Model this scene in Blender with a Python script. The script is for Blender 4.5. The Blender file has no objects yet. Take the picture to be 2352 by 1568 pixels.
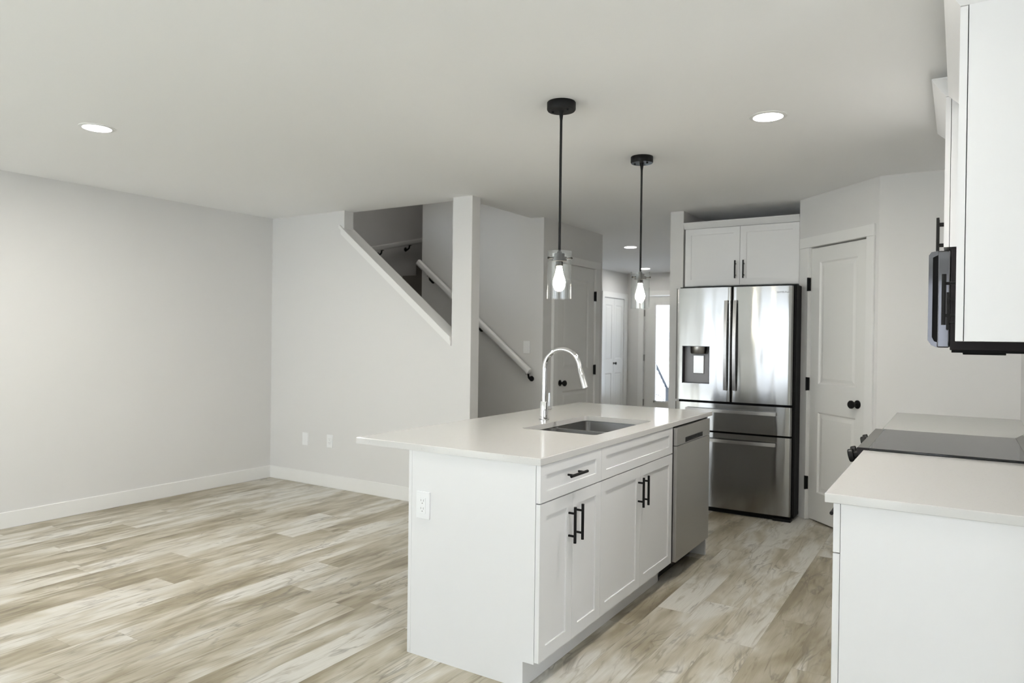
import bpy, bmesh, math, random
from mathutils import Vector, Matrix
random.seed(4)
PI = math.pi

# ------------------------------------------------------------------ camera
scene = bpy.context.scene
cam_data = bpy.data.cameras.new('camera')
cam = bpy.data.objects.new('camera', cam_data)
scene.collection.objects.link(cam)
scene.camera = cam
cam_data.sensor_width = 36.0
cam_data.lens = 1628.0 / 2352.0 * 36.0
cam_data.clip_start = 0.05
cam_data.clip_end = 300
yaw, pitch, roll = math.radians(32.2668), math.radians(-0.3596), math.radians(0.7175)
fw = Vector((-math.sin(yaw) * math.cos(pitch), math.cos(yaw) * math.cos(pitch), math.sin(pitch)))
rt = Vector((math.cos(yaw), math.sin(yaw), 0))
up = rt.cross(fw)
r2 = rt * math.cos(roll) + up * math.sin(roll)
u2 = -rt * math.sin(roll) + up * math.cos(roll)
cam.matrix_world = Matrix(((r2.x, u2.x, -fw.x, 0), (r2.y, u2.y, -fw.y, 0), (r2.z, u2.z, -fw.z, 1.3834), (0, 0, 0, 1)))
cam_data.dof.use_dof = True
cam_data.dof.focus_distance = 2.9
cam_data.dof.aperture_fstop = 4.0

# ------------------------------------------------------------------ world, colour, daylight
scene.view_settings.view_transform = 'Standard'
scene.view_settings.look = 'None'
scene.view_settings.exposure = 0.61
scene.view_settings.gamma = 1.0
scene.view_settings.use_curve_mapping = False
cy = scene.cycles
cy.max_bounces = 12
cy.diffuse_bounces = 7
cy.glossy_bounces = 5
cy.transmission_bounces = 8
cy.transparent_max_bounces = 16
cy.sample_clamp_indirect = 6.0
cy.caustics_reflective = False
cy.caustics_refractive = False
cy.use_denoising = True

world = bpy.data.worlds.new('overcast_sky')
scene.world = world
world.use_nodes = True
bg = world.node_tree.nodes['Background']
bg.inputs['Color'].default_value = (0.93, 0.96, 1.0, 1)
bg.inputs['Strength'].default_value = 1.6

def area(name, loc, rot, sx, sy, power, color=(1, 1, 1)):
    d = bpy.data.lights.new(name, 'AREA')
    d.shape = 'RECTANGLE'
    d.size, d.size_y, d.energy, d.color = sx, sy, power, color
    o = bpy.data.objects.new(name, d)
    o.location, o.rotation_euler = loc, rot
    scene.collection.objects.link(o)
    return o

YR = -4.6                                   # rear wall (behind the camera) with the two patio windows
WIN = [(-5.60, -4.15), (-3.35, -2.10), (-0.62, -0.08)]
DAY = (0.75, 0.865, 1.0)
for i, (a, b) in enumerate(WIN):
    area('window_daylight', ((a + b) / 2, YR - 0.13, 1.18), (PI / 2, 0, 0), b - a, 2.2, (17, 17, 7)[i] * (b - a), DAY)

XD, YD = 3.4, 2.25                          # unseen dining area added for its light: its right wall and its far wall
SIDE = (-2.4, 1.2)                          # unseen window added in the right wall of that dining area
area('added_side_light', (XD + 0.13, (SIDE[0] + SIDE[1]) / 2, 1.2), (0, PI / 2, 0), 1.8, SIDE[1] - SIDE[0], 10, DAY)  # fill light at the added side window, meant for the island fronts
sun_d = bpy.data.lights.new('sun', 'SUN')
sun_d.energy, sun_d.angle, sun_d.color = 74.0, 0.03, (0.785, 0.885, 1.0)
sun = bpy.data.objects.new('sun', sun_d)
sun.rotation_euler = Vector((-0.10, 0.80, -0.72)).to_track_quat('-Z', 'Y').to_euler()
scene.collection.objects.link(sun)
C = 2.496
XL, YB, XR = -5.63, 4.559, 0.322

# ------------------------------------------------------------------ materials
def mat(name, col, rough=0.5, metal=0.0, spec=0.5, bump=0.0, bscale=200.0, coat=0.0, aniso=0.0):
    m = bpy.data.materials.new(name)
    m.use_nodes = True
    nt = m.node_tree
    b = nt.nodes['Principled BSDF']
    b.inputs['Base Color'].default_value = (*col, 1)
    b.inputs['Roughness'].default_value = rough
    b.inputs['Metallic'].default_value = metal
    b.inputs['Specular IOR Level'].default_value = spec
    b.inputs['Coat Weight'].default_value = coat
    b.inputs['Anisotropic'].default_value = aniso
    tc = nt.nodes.new('ShaderNodeTexCoord')
    n = nt.nodes.new('ShaderNodeTexNoise')
    n.inputs['Scale'].default_value = bscale
    nt.links.new(tc.outputs['Object'], n.inputs['Vector'])
    if bump > 0:
        bp = nt.nodes.new('ShaderNodeBump')
        bp.inputs['Strength'].default_value = bump
        bp.inputs['Distance'].default_value = 0.002
        nt.links.new(n.outputs['Fac'], bp.inputs['Height'])
        nt.links.new(bp.outputs['Normal'], b.inputs['Normal'])
    else:
        mr = nt.nodes.new('ShaderNodeMapRange')
        mr.inputs['To Min'].default_value = max(rough - 0.02, 0)
        mr.inputs['To Max'].default_value = rough + 0.02
        nt.links.new(n.outputs['Fac'], mr.inputs['Value'])
        nt.links.new(mr.outputs['Result'], b.inputs['Roughness'])
    return m

M_wall = mat('wall_paint', (0.70, 0.695, 0.688), 0.6, spec=0.25, bump=0.10, bscale=260)
M_ceil = mat('ceiling_paint', (0.90, 0.90, 0.90), 0.8, spec=0.2, bump=0.12, bscale=180)
M_trim = mat('trim_paint', (0.80, 0.80, 0.79), 0.38, spec=0.4)
M_door = mat('door_paint', (0.77, 0.77, 0.755), 0.42, spec=0.4)
M_cab = mat('cabinet_lacquer', (0.77, 0.77, 0.775), 0.35, spec=0.4)
M_gap = mat('shadow_gap', (0.10, 0.10, 0.10), 0.8)  # dark colour standing in for the shade inside a gap
M_black = mat('matte_black_metal', (0.008, 0.008, 0.008), 0.5, spec=0.18)
M_bronze = mat('dark_bronze_metal', (0.016, 0.014, 0.011), 0.45, metal=0.2, spec=0.25)
M_plast = mat('white_plastic', (0.84, 0.85, 0.86), 0.35)
M_slot = mat('outlet_slot', (0.12, 0.12, 0.12), 0.6)
M_chrome = mat('polished_chrome', (0.86, 0.86, 0.87), 0.05, metal=1.0)
M_brass = mat('aged_brass', (0.50, 0.42, 0.28), 0.35, metal=0.9)
M_dark = mat('black_enamel', (0.012, 0.009, 0.010), 0.35, spec=0.2)
M_rub = mat('black_rubber', (0.008, 0.008, 0.008), 0.6, spec=0.15)
M_gloss = mat('black_gloss_glass', (0.012, 0.012, 0.014), 0.06)
M_grey = mat('dispenser_grey', (0.25, 0.25, 0.265), 0.35)
M_carpet = mat('stair_carpet', (0.20, 0.185, 0.165), 0.95, spec=0.1, bump=0.6, bscale=400)
M_snow = mat('packed_snow', (0.85, 0.86, 0.88), 0.8)
M_iron = mat('wrought_iron', (0.05, 0.06, 0.075), 0.5)
M_roof = mat('grey_roof', (0.07, 0.075, 0.085), 0.9)
M_siding = mat('pale_siding', (0.8, 0.8, 0.8), 0.9)
M_mwsteel = mat('dark_polished_steel', (0.13, 0.13, 0.14), 0.08, metal=1.0)
M_handle = mat('dark_steel', (0.33, 0.32, 0.31), 0.26, metal=1.0)

def quartz():
    m = mat('white_quartz', (0.74, 0.735, 0.70), 0.09, spec=0.5)
    nt = m.node_tree
    b = nt.nodes['Principled BSDF']
    tc = nt.nodes.new('ShaderNodeTexCoord')
    n = nt.nodes.new('ShaderNodeTexNoise')
    n.inputs['Scale'].default_value = 170
    n.inputs['Detail'].default_value = 2
    nt.links.new(tc.outputs['Object'], n.inputs['Vector'])
    cr = nt.nodes.new('ShaderNodeValToRGB')
    cr.color_ramp.elements[0].position = 0.27
    cr.color_ramp.elements[0].color = (0.54, 0.54, 0.53, 1)
    cr.color_ramp.elements[1].position = 0.34
    cr.color_ramp.elements[1].color = (0.62, 0.614, 0.60, 1)
    nt.links.new(n.outputs['Fac'], cr.inputs['Fac'])
    nt.links.new(cr.outputs['Color'], b.inputs['Base Color'])
    return m
M_quartz = quartz()

def steel(name, col, rough, wave=0.0, fine=0.04, aniso=0.5, arot=0.0):
    """brushed stainless: fine vertical-smearing grain, optional slow waviness of a pressed sheet"""
    m = mat(name, col, rough, metal=1.0, aniso=aniso)
    nt = m.node_tree
    b = nt.nodes['Principled BSDF']
    tc = nt.nodes.new('ShaderNodeTexCoord')
    h = []
    for sc, amp in (((4.5, 0.3, 1.3), wave), ((3.0, 3.0, 700.0), fine)):
        if amp <= 0: continue
        mp = nt.nodes.new('ShaderNodeMapping')
        mp.inputs['Scale'].default_value = sc
        n = nt.nodes.new('ShaderNodeTexNoise')
        n.inputs['Scale'].default_value = 1.8
        n.inputs['Detail'].default_value = 1.0 if amp == wave else 2.0
        nt.links.new(tc.outputs['Object'], mp.inputs['Vector'])
        nt.links.new(mp.outputs['Vector'], n.inputs['Vector'])
        bp = nt.nodes.new('ShaderNodeBump')
        bp.inputs['Strength'].default_value = 1.0
        bp.inputs['Distance'].default_value = amp
        nt.links.new(n.outputs['Fac'], bp.inputs['Height'])
        if h: nt.links.new(h[-1].outputs['Normal'], bp.inputs['Normal'])
        h.append(bp)
    if h: nt.links.new(h[-1].outputs['Normal'], b.inputs['Normal'])
    tg = nt.nodes.new('ShaderNodeCombineXYZ'); tg.inputs[2].default_value = 1.0     # the sheet is grained so that reflections smear up and down
    nt.links.new(tg.outputs[0], b.inputs['Tangent'])
    b.inputs['Anisotropic Rotation'].default_value = arot
    return m
M_fridge = steel('fridge_stainless', (0.28, 0.276, 0.268), 0.115, wave=0.0014, fine=0.0, aniso=1.0)
M_dw = steel('dishwasher_stainless', (0.44, 0.432, 0.42), 0.30, wave=0.0, fine=0.00002)
M_sink = steel('sink_stainless', (0.33, 0.325, 0.32), 0.26, wave=0.0, fine=0.00002)
M_range = steel('range_stainless', (0.24, 0.235, 0.22), 0.32, wave=0.0, fine=0.00002)

def emis(name, col, s):
    m = bpy.data.materials.new(name)
    m.use_nodes = True
    nt = m.node_tree
    nt.nodes.remove(nt.nodes['Principled BSDF'])
    e = nt.nodes.new('ShaderNodeEmission')
    e.inputs['Color'].default_value = (*col, 1)
    e.inputs['Strength'].default_value = s
    nt.links.new(e.outputs[0], nt.nodes['Material Output'].inputs['Surface'])
    return m
M_disc = emis('led_diffuser', (1.0, 0.97, 0.92), 14.0)
M_bulb = emis('glowing_bulb', (1.0, 0.90, 0.74), 60.0)

def thin_glass(name, tint=(0.98, 0.99, 0.99), ior=1.45, gain=1.0):
    m = bpy.data.materials.new(name)
    m.use_nodes = True
    nt = m.node_tree
    nt.nodes.remove(nt.nodes['Principled BSDF'])
    t = nt.nodes.new('ShaderNodeBsdfTransparent')
    t.inputs['Color'].default_value = (*tint, 1)
    g = nt.nodes.new('ShaderNodeBsdfGlossy')
    g.inputs['Roughness'].default_value = 0.02
    lw = nt.nodes.new('ShaderNodeLayerWeight'); lw.inputs['Blend'].default_value = 0.5
    f = nt.nodes.new('ShaderNodeMath'); f.operation = 'POWER'; f.inputs[1].default_value = 4.0
    nt.links.new(lw.outputs['Facing'], f.inputs[0])
    ml = nt.nodes.new('ShaderNodeMath'); ml.operation = 'MULTIPLY_ADD'
    ml.inputs[1].default_value = 0.7; ml.inputs[2].default_value = 0.06
    ml.use_clamp = True
    mx = nt.nodes.new('ShaderNodeMixShader')
    nt.links.new(f.outputs[0], ml.inputs[0])
    nt.links.new(ml.outputs[0], mx.inputs['Fac'])
    nt.links.new(t.outputs[0], mx.inputs[1])
    nt.links.new(g.outputs[0], mx.inputs[2])
    nt.links.new(mx.outputs[0], nt.nodes['Material Output'].inputs['Surface'])
    return m
M_glass = thin_glass('clear_glass')
M_pane = thin_glass('window_pane')

def planks():
    """vinyl planks 0.18 x 1.22 m laid along Y, each with its own tone, grain, streaks and knots"""
    m = bpy.data.materials.new('plank_floor')
    m.use_nodes = True
    nt = m.node_tree
    N, L = nt.nodes, nt.links
    b = N['Principled BSDF']
    def math_(op, a, c=None, clamp=False):
        n = N.new('ShaderNodeMath'); n.operation = op; n.use_clamp = clamp
        for i, v in enumerate((a, c)):
            if v is None: continue
            if isinstance(v, (int, float)): n.inputs[i].default_value = v
            else: L.new(v, n.inputs[i])
        return n.outputs[0]
    def wn(vec):
        n = N.new('ShaderNodeTexWhiteNoise'); n.noise_dimensions = '3D'
        L.new(vec, n.inputs['Vector']); return n
    def comb(x, y, z=0.0):
        n = N.new('ShaderNodeCombineXYZ')
        for i, v in enumerate((x, y, z)):
            if isinstance(v, (int, float)): n.inputs[i].default_value = v
            else: L.new(v, n.inputs[i])
        return n.outputs[0]
    def noise(vec, scale, detail=3, rough=0.55, dist=0.0):
        n = N.new('ShaderNodeTexNoise')
        n.inputs['Scale'].default_value = scale; n.inputs['Detail'].default_value = detail
        n.inputs['Roughness'].default_value = rough; n.inputs['Distortion'].default_value = dist
        L.new(vec, n.inputs['Vector']); return n.outputs['Fac']
    def ramp(f, stops):
        n = N.new('ShaderNodeValToRGB')
        e = n.color_ramp.elements
        while len(e) < len(stops): e.new(0.5)
        for k, (p, c) in zip(e, stops): k.position = p; k.color = (*c, 1)
        L.new(f, n.inputs['Fac']); return n.outputs['Color']
    def mix(f, a, c, mode='MIX'):
        n = N.new('ShaderNodeMix'); n.data_type = 'RGBA'; n.blend_type = mode
        if isinstance(f, (int, float)): n.inputs[0].default_value = f
        else: L.new(f, n.inputs[0])
        for i, v in ((6, a), (7, c)):
            if isinstance(v, tuple): n.inputs[i].default_value = (*v, 1)
            else: L.new(v, n.inputs[i])
        return n.outputs[2]
    tc = N.new('ShaderNodeTexCoord')
    sp = N.new('ShaderNodeSeparateXYZ'); L.new(tc.outputs['Object'], sp.inputs[0])
    X, Y = sp.outputs[0], sp.outputs[1]
    W, LEN = 0.18, 1.22
    xr = math_('DIVIDE', math_('ADD', X, 0.762 + 0.18 * 60), W)
    row = math_('FLOOR', xr); fx = math_('FRACT', xr)
    off = math_('MULTIPLY', wn(comb(row, 3.7)).outputs['Value'], 7.0)
    yr = math_('ADD', math_('DIVIDE', math_('ADD', Y, 40.0), LEN), off)
    col = math_('FLOOR', yr); fy = math_('FRACT', yr)
    rnd = wn(comb(row, col, 1.3))
    r1 = rnd.outputs['Value']
    rs = N.new('ShaderNodeSeparateXYZ'); L.new(rnd.outputs['Color'], rs.inputs[0])
    ox, oy = math_('MULTIPLY', rs.outputs[0], 37.0), math_('MULTIPLY', rs.outputs[1], 53.0)
    px, py = math_('ADD', X, ox), math_('ADD', Y, oy)
    # broad tone per plank with clouds along it
    v_cloud = comb(math_('MULTIPLY', px, 5.5), math_('MULTIPLY', py, 1.5), r1)
    cloud = noise(v_cloud, 1.0, 3, 0.55, 0.5)
    tone = math_('ADD', math_('MULTIPLY', math_('SUBTRACT', r1, 0.5), 0.17), cloud)
    base = ramp(tone, [(0.18, (0.175, 0.150, 0.105)), (0.35, (0.30, 0.262, 0.185)), (0.50, (0.465, 0.435, 0.36)), (0.63, (0.61, 0.60, 0.56))])
    # warped cathedral veins
    v_v = comb(math_('MULTIPLY', px, 19.0), math_('MULTIPLY', py, 2.0), r1)
    vein = noise(v_v, 1.0, 4, 0.6, 1.6)
    vm = ramp(vein, [(0.33, (0.62, 0.59, 0.53)), (0.47, (1, 1, 1)), (0.62, (1.0, 1.0, 1.0)), (0.78, (1.12, 1.12, 1.12))])
    c1 = mix(0.9, base, vm, 'MULTIPLY')
    # dark wavy cracks: narrow band of a distorted noise, broken up
    v_c = comb(math_('MULTIPLY', px, 8.0), math_('MULTIPLY', py, 1.7), 4.0)
    ck = noise(v_c, 1.0, 3, 0.6, 1.1)
    band = math_('SUBTRACT', 1.0, math_('MULTIPLY', math_('ABSOLUTE', math_('SUBTRACT', ck, 0.5)), 26.0), True)
    brk = noise(comb(math_('MULTIPLY', px, 4.0), math_('MULTIPLY', py, 2.4), 9.0), 1.0, 2)
    brk2 = math_('MULTIPLY', math_('SUBTRACT', brk, 0.46, True), 7.0, True)
    crack = math_('MULTIPLY', math_('MULTIPLY', band, brk2), 0.55)
    c2 = mix(crack, c1, (0.12, 0.105, 0.085))
    # knots
    vo = N.new('ShaderNodeTexVoronoi'); vo.inputs['Scale'].default_value = 1.0
    L.new(comb(math_('MULTIPLY', px, 4.4), math_('MULTIPLY', py, 2.1), r1), vo.inputs['Vector'])
    kn = math_('SUBTRACT', 1.0, math_('MULTIPLY', vo.outputs['Distance'], 7.5), True)
    vs = N.new('ShaderNodeSeparateXYZ'); L.new(vo.outputs['Color'], vs.inputs[0])
    ksel = math_('GREATER_THAN', vs.outputs[0], 0.52)
    c3 = mix(math_('MULTIPLY', math_('MULTIPLY', kn, ksel), 0.75), c2, (0.14, 0.12, 0.095))
    # fine grain
    fine = noise(comb(math_('MULTIPLY', px, 130.0), math_('MULTIPLY', py, 6.0), 2.0), 1.0, 2)
    fm = ramp(fine, [(0.3, (0.93, 0.925, 0.915)), (0.7, (1.05, 1.05, 1.05))])
    c4 = mix(1.0, c3, fm, 'MULTIPLY')
    # seams
    sx = math_('MINIMUM', fx, math_('SUBTRACT', 1.0, fx))
    sy = math_('MULTIPLY', math_('MINIMUM', fy, math_('SUBTRACT', 1.0, fy)), LEN / W)
    s = math_('LESS_THAN', math_('MINIMUM', sx, sy), 0.005)
    c5 = mix(math_('MULTIPLY', s, 0.35), c4, (0.13, 0.12, 0.10))
    L.new(c5, b.inputs['Base Color'])
    L.new(math_('ADD', 0.30, math_('MULTIPLY', fine, 0.12)), b.inputs['Roughness'])
    b.inputs['Specular IOR Level'].default_value = 0.5
    bp = N.new('ShaderNodeBump'); bp.inputs['Strength'].default_value = 0.12; bp.inputs['Distance'].default_value = 0.001
    L.new(fine, bp.inputs['Height']); L.new(bp.outputs['Normal'], b.inputs['Normal'])
    return m
M_floor = planks()

# ------------------------------------------------------------------ mesh builder
class MB:
    def __init__(s, M=None):
        s.v, s.f, s.sm, s.M = [], [], [], M or Matrix.Identity(4)
    def add(s, vs, fs, smooth=False):
        n = len(s.v)
        s.v += [s.M @ Vector(p) for p in vs]
        for k, f in enumerate(fs):
            s.f.append([n + i for i in f])
            s.sm.append(smooth[k] if isinstance(smooth, list) else smooth)
        return s
    def box(s, x0, x1, y0, y1, z0, z1, bev=0.0):
        x0, x1 = min(x0, x1), max(x0, x1); y0, y1 = min(y0, y1), max(y0, y1); z0, z1 = min(z0, z1), max(z0, z1)
        if bev > 0:
            bm = bmesh.new()
            bmesh.ops.create_cube(bm, size=1)
            for v in bm.verts:
                v.co = Vector(((x0 + x1) / 2 + v.co.x * (x1 - x0), (y0 + y1) / 2 + v.co.y * (y1 - y0), (z0 + z1) / 2 + v.co.z * (z1 - z0)))
            bmesh.ops.bevel(bm, geom=list(bm.edges), offset=bev, segments=2, affect='EDGES', profile=0.5)
            bm.verts.index_update()
            s.add([v.co.copy() for v in bm.verts], [[v.index for v in f.verts] for f in bm.faces])
            bm.free()
            return s
        vs = [(x, y, z) for x in (x0, x1) for y in (y0, y1) for z in (z0, z1)]
        return s.add(vs, [(0, 1, 3, 2), (4, 6, 7, 5), (0, 4, 5, 1), (2, 3, 7, 6), (0, 2, 6, 4), (1, 5, 7, 3)])
    def prism(s, pts, axis, a, b):
        """pts: polygon in the two other axes (x,y,z order); extruded from a to b along axis"""
        n = len(pts)
        def P(p, t):
            return {'x': (t, p[0], p[1]), 'y': (p[0], t, p[1]), 'z': (p[0], p[1], t)}[axis]
        vs = [P(p, a) for p in pts] + [P(p, b) for p in pts]
        fs = [list(range(n)), list(range(2 * n - 1, n - 1, -1))] + [[i, (i + 1) % n, n + (i + 1) % n, n + i] for i in range(n)]
        return s.add(vs, fs)
    def tube(s, pts, rad, seg=14, caps=True):
        pts = [Vector(p) for p in pts]
        if isinstance(rad, (int, float)): rad = [rad] * len(pts)
        vs, fs, sm = [], [], []
        t0 = (pts[1] - pts[0]).normalized()
        ref = Vector((0, 0, 1)) if abs(t0.z) < 0.9 else Vector((1, 0, 0))
        nrm = t0.cross(ref).normalized()
        for i, p in enumerate(pts):
            if i == 0: t = t0
            elif i == len(pts) - 1: t = (p - pts[i - 1]).normalized()
            else: t = ((p - pts[i - 1]).normalized() + (pts[i + 1] - p).normalized()).normalized()
            nrm = (nrm - t * nrm.dot(t)).normalized()
            bn = t.cross(nrm)
            for k in range(seg):
                a = 2 * PI * k / seg
                vs.append(p + (nrm * math.cos(a) + bn * math.sin(a)) * rad[i])
        for i in range(len(pts) - 1):
            for k in range(seg):
                fs.append([i * seg + k, i * seg + (k + 1) % seg, (i + 1) * seg + (k + 1) % seg, (i + 1) * seg + k]); sm.append(True)
        if caps:
            fs.append(list(range(seg))[::-1]); sm.append(False)
            fs.append([(len(pts) - 1) * seg + k for k in range(seg)]); sm.append(False)
        return s.add(vs, fs, sm)
    def lathe(s, c, prof, seg=32, axis='z', closed=False, smooth=True):
        """prof: (radius, height) pairs about an axis through c"""
        vs, fs = [], []
        for r, h in prof:
            for k in range(seg):
                a = 2 * PI * k / seg
                q = (r * math.cos(a), r * math.sin(a))
                vs.append({'z': (c[0] + q[0], c[1] + q[1], c[2] + h), 'x': (c[0] + h, c[1] + q[0], c[2] + q[1]), 'y': (c[0] + q[0], c[1] + h, c[2] + q[1])}[axis])
        n = len(prof)
        for i in range(n - (0 if closed else 1)):
            j = (i + 1) % n
            for k in range(seg):
                fs.append([i * seg + k, i * seg + (k + 1) % seg, j * seg + (k + 1) % seg, j * seg + k])
        sm = [smooth] * len(fs)
        if not closed:
            if prof[0][0] > 0: fs.append(list(range(seg))[::-1]); sm.append(False)
            if prof[-1][0] > 0: fs.append([(n - 1) * seg + k for k in range(seg)]); sm.append(False)
        return s.add(vs, fs, sm)
    def panelled(s, w, h, t, wins, recess=0.008, slope=0.006, raised=0.0, inner=0.0):
        """a door leaf in local coords: x 0..w, z 0..h, back at y=0, face at y=-t; wins are recessed rectangles (x0,x1,z0,z1)"""
        xs = sorted({0, w, *[q for a in wins for q in a[:2]]})
        zs = sorted({0, h, *[q for a in wins for q in a[2:]]})
        for i in range(len(xs) - 1):
            for j in range(len(zs) - 1):
                a, b, c, d = xs[i], xs[i + 1], zs[j], zs[j + 1]
                hit = any(a >= q[0] - 1e-6 and b <= q[1] + 1e-6 and c >= q[2] - 1e-6 and d <= q[3] + 1e-6 for q in wins)
                if not hit:
                    s.add([(a, -t, c), (b, -t, c), (b, -t, d), (a, -t, d)], [(0, 1, 2, 3)])
        s.add([(0, 0, 0), (w, 0, 0), (w, 0, h), (0, 0, h), (0, -t, 0), (w, -t, 0), (w, -t, h), (0, -t, h)],
              [(3, 2, 1, 0), (0, 1, 5, 4), (1, 2, 6, 5), (2, 3, 7, 6), (3, 0, 4, 7)])
        for (a, b, c, d) in wins:
            rings = [(0, -t), (slope, -t + recess)]
            if raised > 0:
                rings += [(slope + inner, -t + recess), (slope + inner + 0.022, -t + recess - raised)]
            vs = []
            for o, y in rings:
                vs += [(a + o, y, c + o), (b - o, y, c + o), (b - o, y, d - o), (a + o, y, d - o)]
            fs = []
            for r in range(len(rings) - 1):
                for k in range(4):
                    fs.append([4 * r + k, 4 * r + (k + 1) % 4, 4 * r + 4 + (k + 1) % 4, 4 * r + 4 + k])
            q = 4 * (len(rings) - 1)
            fs.append([q, q + 1, q + 2, q + 3])
            s.add(vs, fs)
        return s
    def build(s, name, m, parent=None, origin=None):
        o0 = Vector(origin) if origin is not None else (Vector(parent['_o']) if parent is not None else Vector((0, 0, 0)))
        me = bpy.data.meshes.new(name)
        me.from_pydata([tuple(v - o0) for v in s.v], [], s.f)
        me.polygons.foreach_set('use_smooth', s.sm)
        bm = bmesh.new(); bm.from_mesh(me)
        bmesh.ops.remove_doubles(bm, verts=bm.verts, dist=1e-6)
        bmesh.ops.recalc_face_normals(bm, faces=bm.faces)
        for e in bm.edges:
            if any(not f.smooth for f in e.link_faces) or (len(e.link_faces) == 2 and e.calc_face_angle(0) > 0.75): e.smooth = False
        bm.to_mesh(me); bm.free()
        me.materials.append(m)
        o = bpy.data.objects.new(name, me)
        scene.collection.objects.link(o)
        o['_o'] = tuple(o0)
        if parent is not None: o.parent = parent
        else: o.location = o0
        return o

def tag(o, label, cat, group=None, kind=None):
    o['label'] = label; o['category'] = cat
    if group: o['group'] = group
    if kind: o['kind'] = kind
    return o
def thing(name, loc, label, cat, group=None, kind=None):
    o = bpy.data.objects.new(name, None)
    scene.collection.objects.link(o)
    o.location = loc; o['_o'] = tuple(loc)
    o.empty_display_size = 0.05
    return tag(o, label, cat, group, kind)
def struct(name, mb, m, label, cat, parent=None):
    o = mb.build(name, m, parent)
    if parent is None: tag(o, label, cat, None, 'structure')
    return o
def frame(origin, xdir, ydir):
    """local x,y,z -> world with z up"""
    x, y = Vector(xdir).normalized(), Vector(ydir).normalized()
    return Matrix(((x.x, y.x, 0, origin[0]), (x.y, y.y, 0, origin[1]), (0, 0, 1, origin[2]), (0, 0, 0, 1)))

# ------------------------------------------------------------------ room shell
Y_END, X_HALL, X_CLO, Y_STW = 11.40, -4.857, -3.264, 5.70
OP_X1 = -3.405      # right edge of the stairwell opening in the ceiling
struct('floor', MB().box(XL - 0.12, XR + 0.12, YR - 0.2, Y_END + 0.1, -0.08, 0.0).box(XR + 0.12, XD + 0.12, YR - 0.2, YD + 0.12, -0.08, 0.0), M_floor, 'pale greige wood-look plank floor running through kitchen and living room', 'floor')
cm = MB()
cm.box(XL - 0.12, XR + 0.12, YR - 0.2, YB + 0.11, C, C + 0.30)
cm.box(XR + 0.12, XD + 0.12, YR - 0.2, YD + 0.12, C, C + 0.30)
cm.box(OP_X1, XR + 0.12, YB + 0.11, Y_END + 0.1, C, C + 0.30)
cm.box(-4.71, OP_X1, Y_STW + 0.12, Y_END + 0.1, C, C + 0.30)
cm.box(XL - 0.12, -4.71, 7.0, Y_END + 0.1, C, C + 0.30)
struct('ceiling', cm, M_ceil, 'flat off-white painted ceiling over kitchen and living room', 'ceiling')
struct('wall_left', MB().box(XL - 0.12, XL, YR - 0.2, 7.3, 0, C).box(XL - 0.12, XL, YB, 7.3, C, 5.2), M_wall, 'long greige living room wall at the left of the photo', 'wall')
CAPZ = lambda x: 1.377 + 0.786 * (-3.452 - x)        # top line of the sloping cap
XW0, XC0, XC1 = -4.668, -3.454, -3.264
struct('wall_back', MB().prism([(XL, 0), (XC0, 0), (XC0, CAPZ(XC0) - 0.03), (XW0, CAPZ(XW0) - 0.03), (XW0, C), (XL, C)], 'y', YB, YB + 0.11), M_wall,
       'greige living room back wall with a sloping stair opening cut in it', 'wall')
struct('wall_column', MB().box(XC0, XC1, YB, YB + 0.11, 0, C), M_wall, 'full-height greige wall post at the foot of the stair opening', 'wall')
# solid block between stairs and hall: stair far wall and closet door wall
sb = MB().box(-4.71, X_CLO, Y_STW, 6.975, 0, C).box(-4.71, OP_X1, Y_STW, Y_STW + 0.12, C, 5.2)
struct('wall_stair', sb, M_wall, 'greige wall block beyond the stairs with handrail and closet door', 'wall')
struct('wall_stair_upper', MB().box(OP_X1, OP_X1 + 0.12, YB + 0.11, Y_STW, C + 0.3, 5.2)
       .box(XL, OP_X1 + 0.12, YB, YB + 0.11, C + 0.3, 5.2).box(-4.71, -4.59, Y_STW, 6.98, C + 0.3, 5.2), M_wall, 'greige upper walls of the stairwell above the ceiling opening', 'wall')
struct('wall_stair_end', MB().box(XL, -4.71, 6.98, 7.10, 0, 5.2), M_wall, 'greige wall at the far end of the stair landing', 'wall')
struct('ceiling_upper', MB().box(XL - 0.12, OP_X1 + 0.12, YB, 7.42, 5.2, 5.3), M_ceil, 'off-white ceiling high above the stairwell', 'ceiling')
struct('wall_hall_left', MB().box(X_HALL - 0.12, X_HALL, 7.102, Y_END, 0, C), M_wall, 'greige entry hall wall with the white folding closet doors', 'wall')
FDX0, FDX1 = -4.55, -3.63
struct('wall_entry', MB().box(X_HALL, FDX0, Y_END, Y_END + 0.12, 0, C).box(FDX1, -2.15, Y_END, Y_END + 0.12, 0, C).box(FDX0, FDX1, Y_END, Y_END + 0.12, 2.115, C), M_wall,
       'greige entry wall holding the glazed front door', 'wall')
struct('wall_fridge_side', MB().box(-2.157, -2.040, 6.0, Y_END, 0, C), M_wall, 'greige wing wall at the left side of the refrigerator', 'wall')
struct('wall_kitchen_back', MB().box(-2.040, -1.084, 6.66, 6.78, 0, C), M_wall, 'greige wall behind the refrigerator alcove', 'wall')
struct('wall_alcove', MB().box(-1.084, -0.99, 5.99, 6.78, 0, C), M_wall, 'greige wall at the right side of the refrigerator alcove', 'wall')
struct('wall_pantry_back', MB().box(-0.99, XR, 6.66, 6.78, 0, C), M_wall, 'greige unseen wall added at the back of the pantry closet', 'wall')  # put in out of view to stop light leaking over the pantry door
struct('wall_end', MB().box(-0.467, XR, 5.345, 5.46, 0, C), M_wall, 'short greige kitchen wall beside the pantry door', 'wall')
rw = MB().box(XR, XR + 0.12, YD + 0.12, 6.78, 0, C)
struct('wall_right', rw, M_wall, 'greige kitchen wall behind the range and microwave', 'wall')
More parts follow.
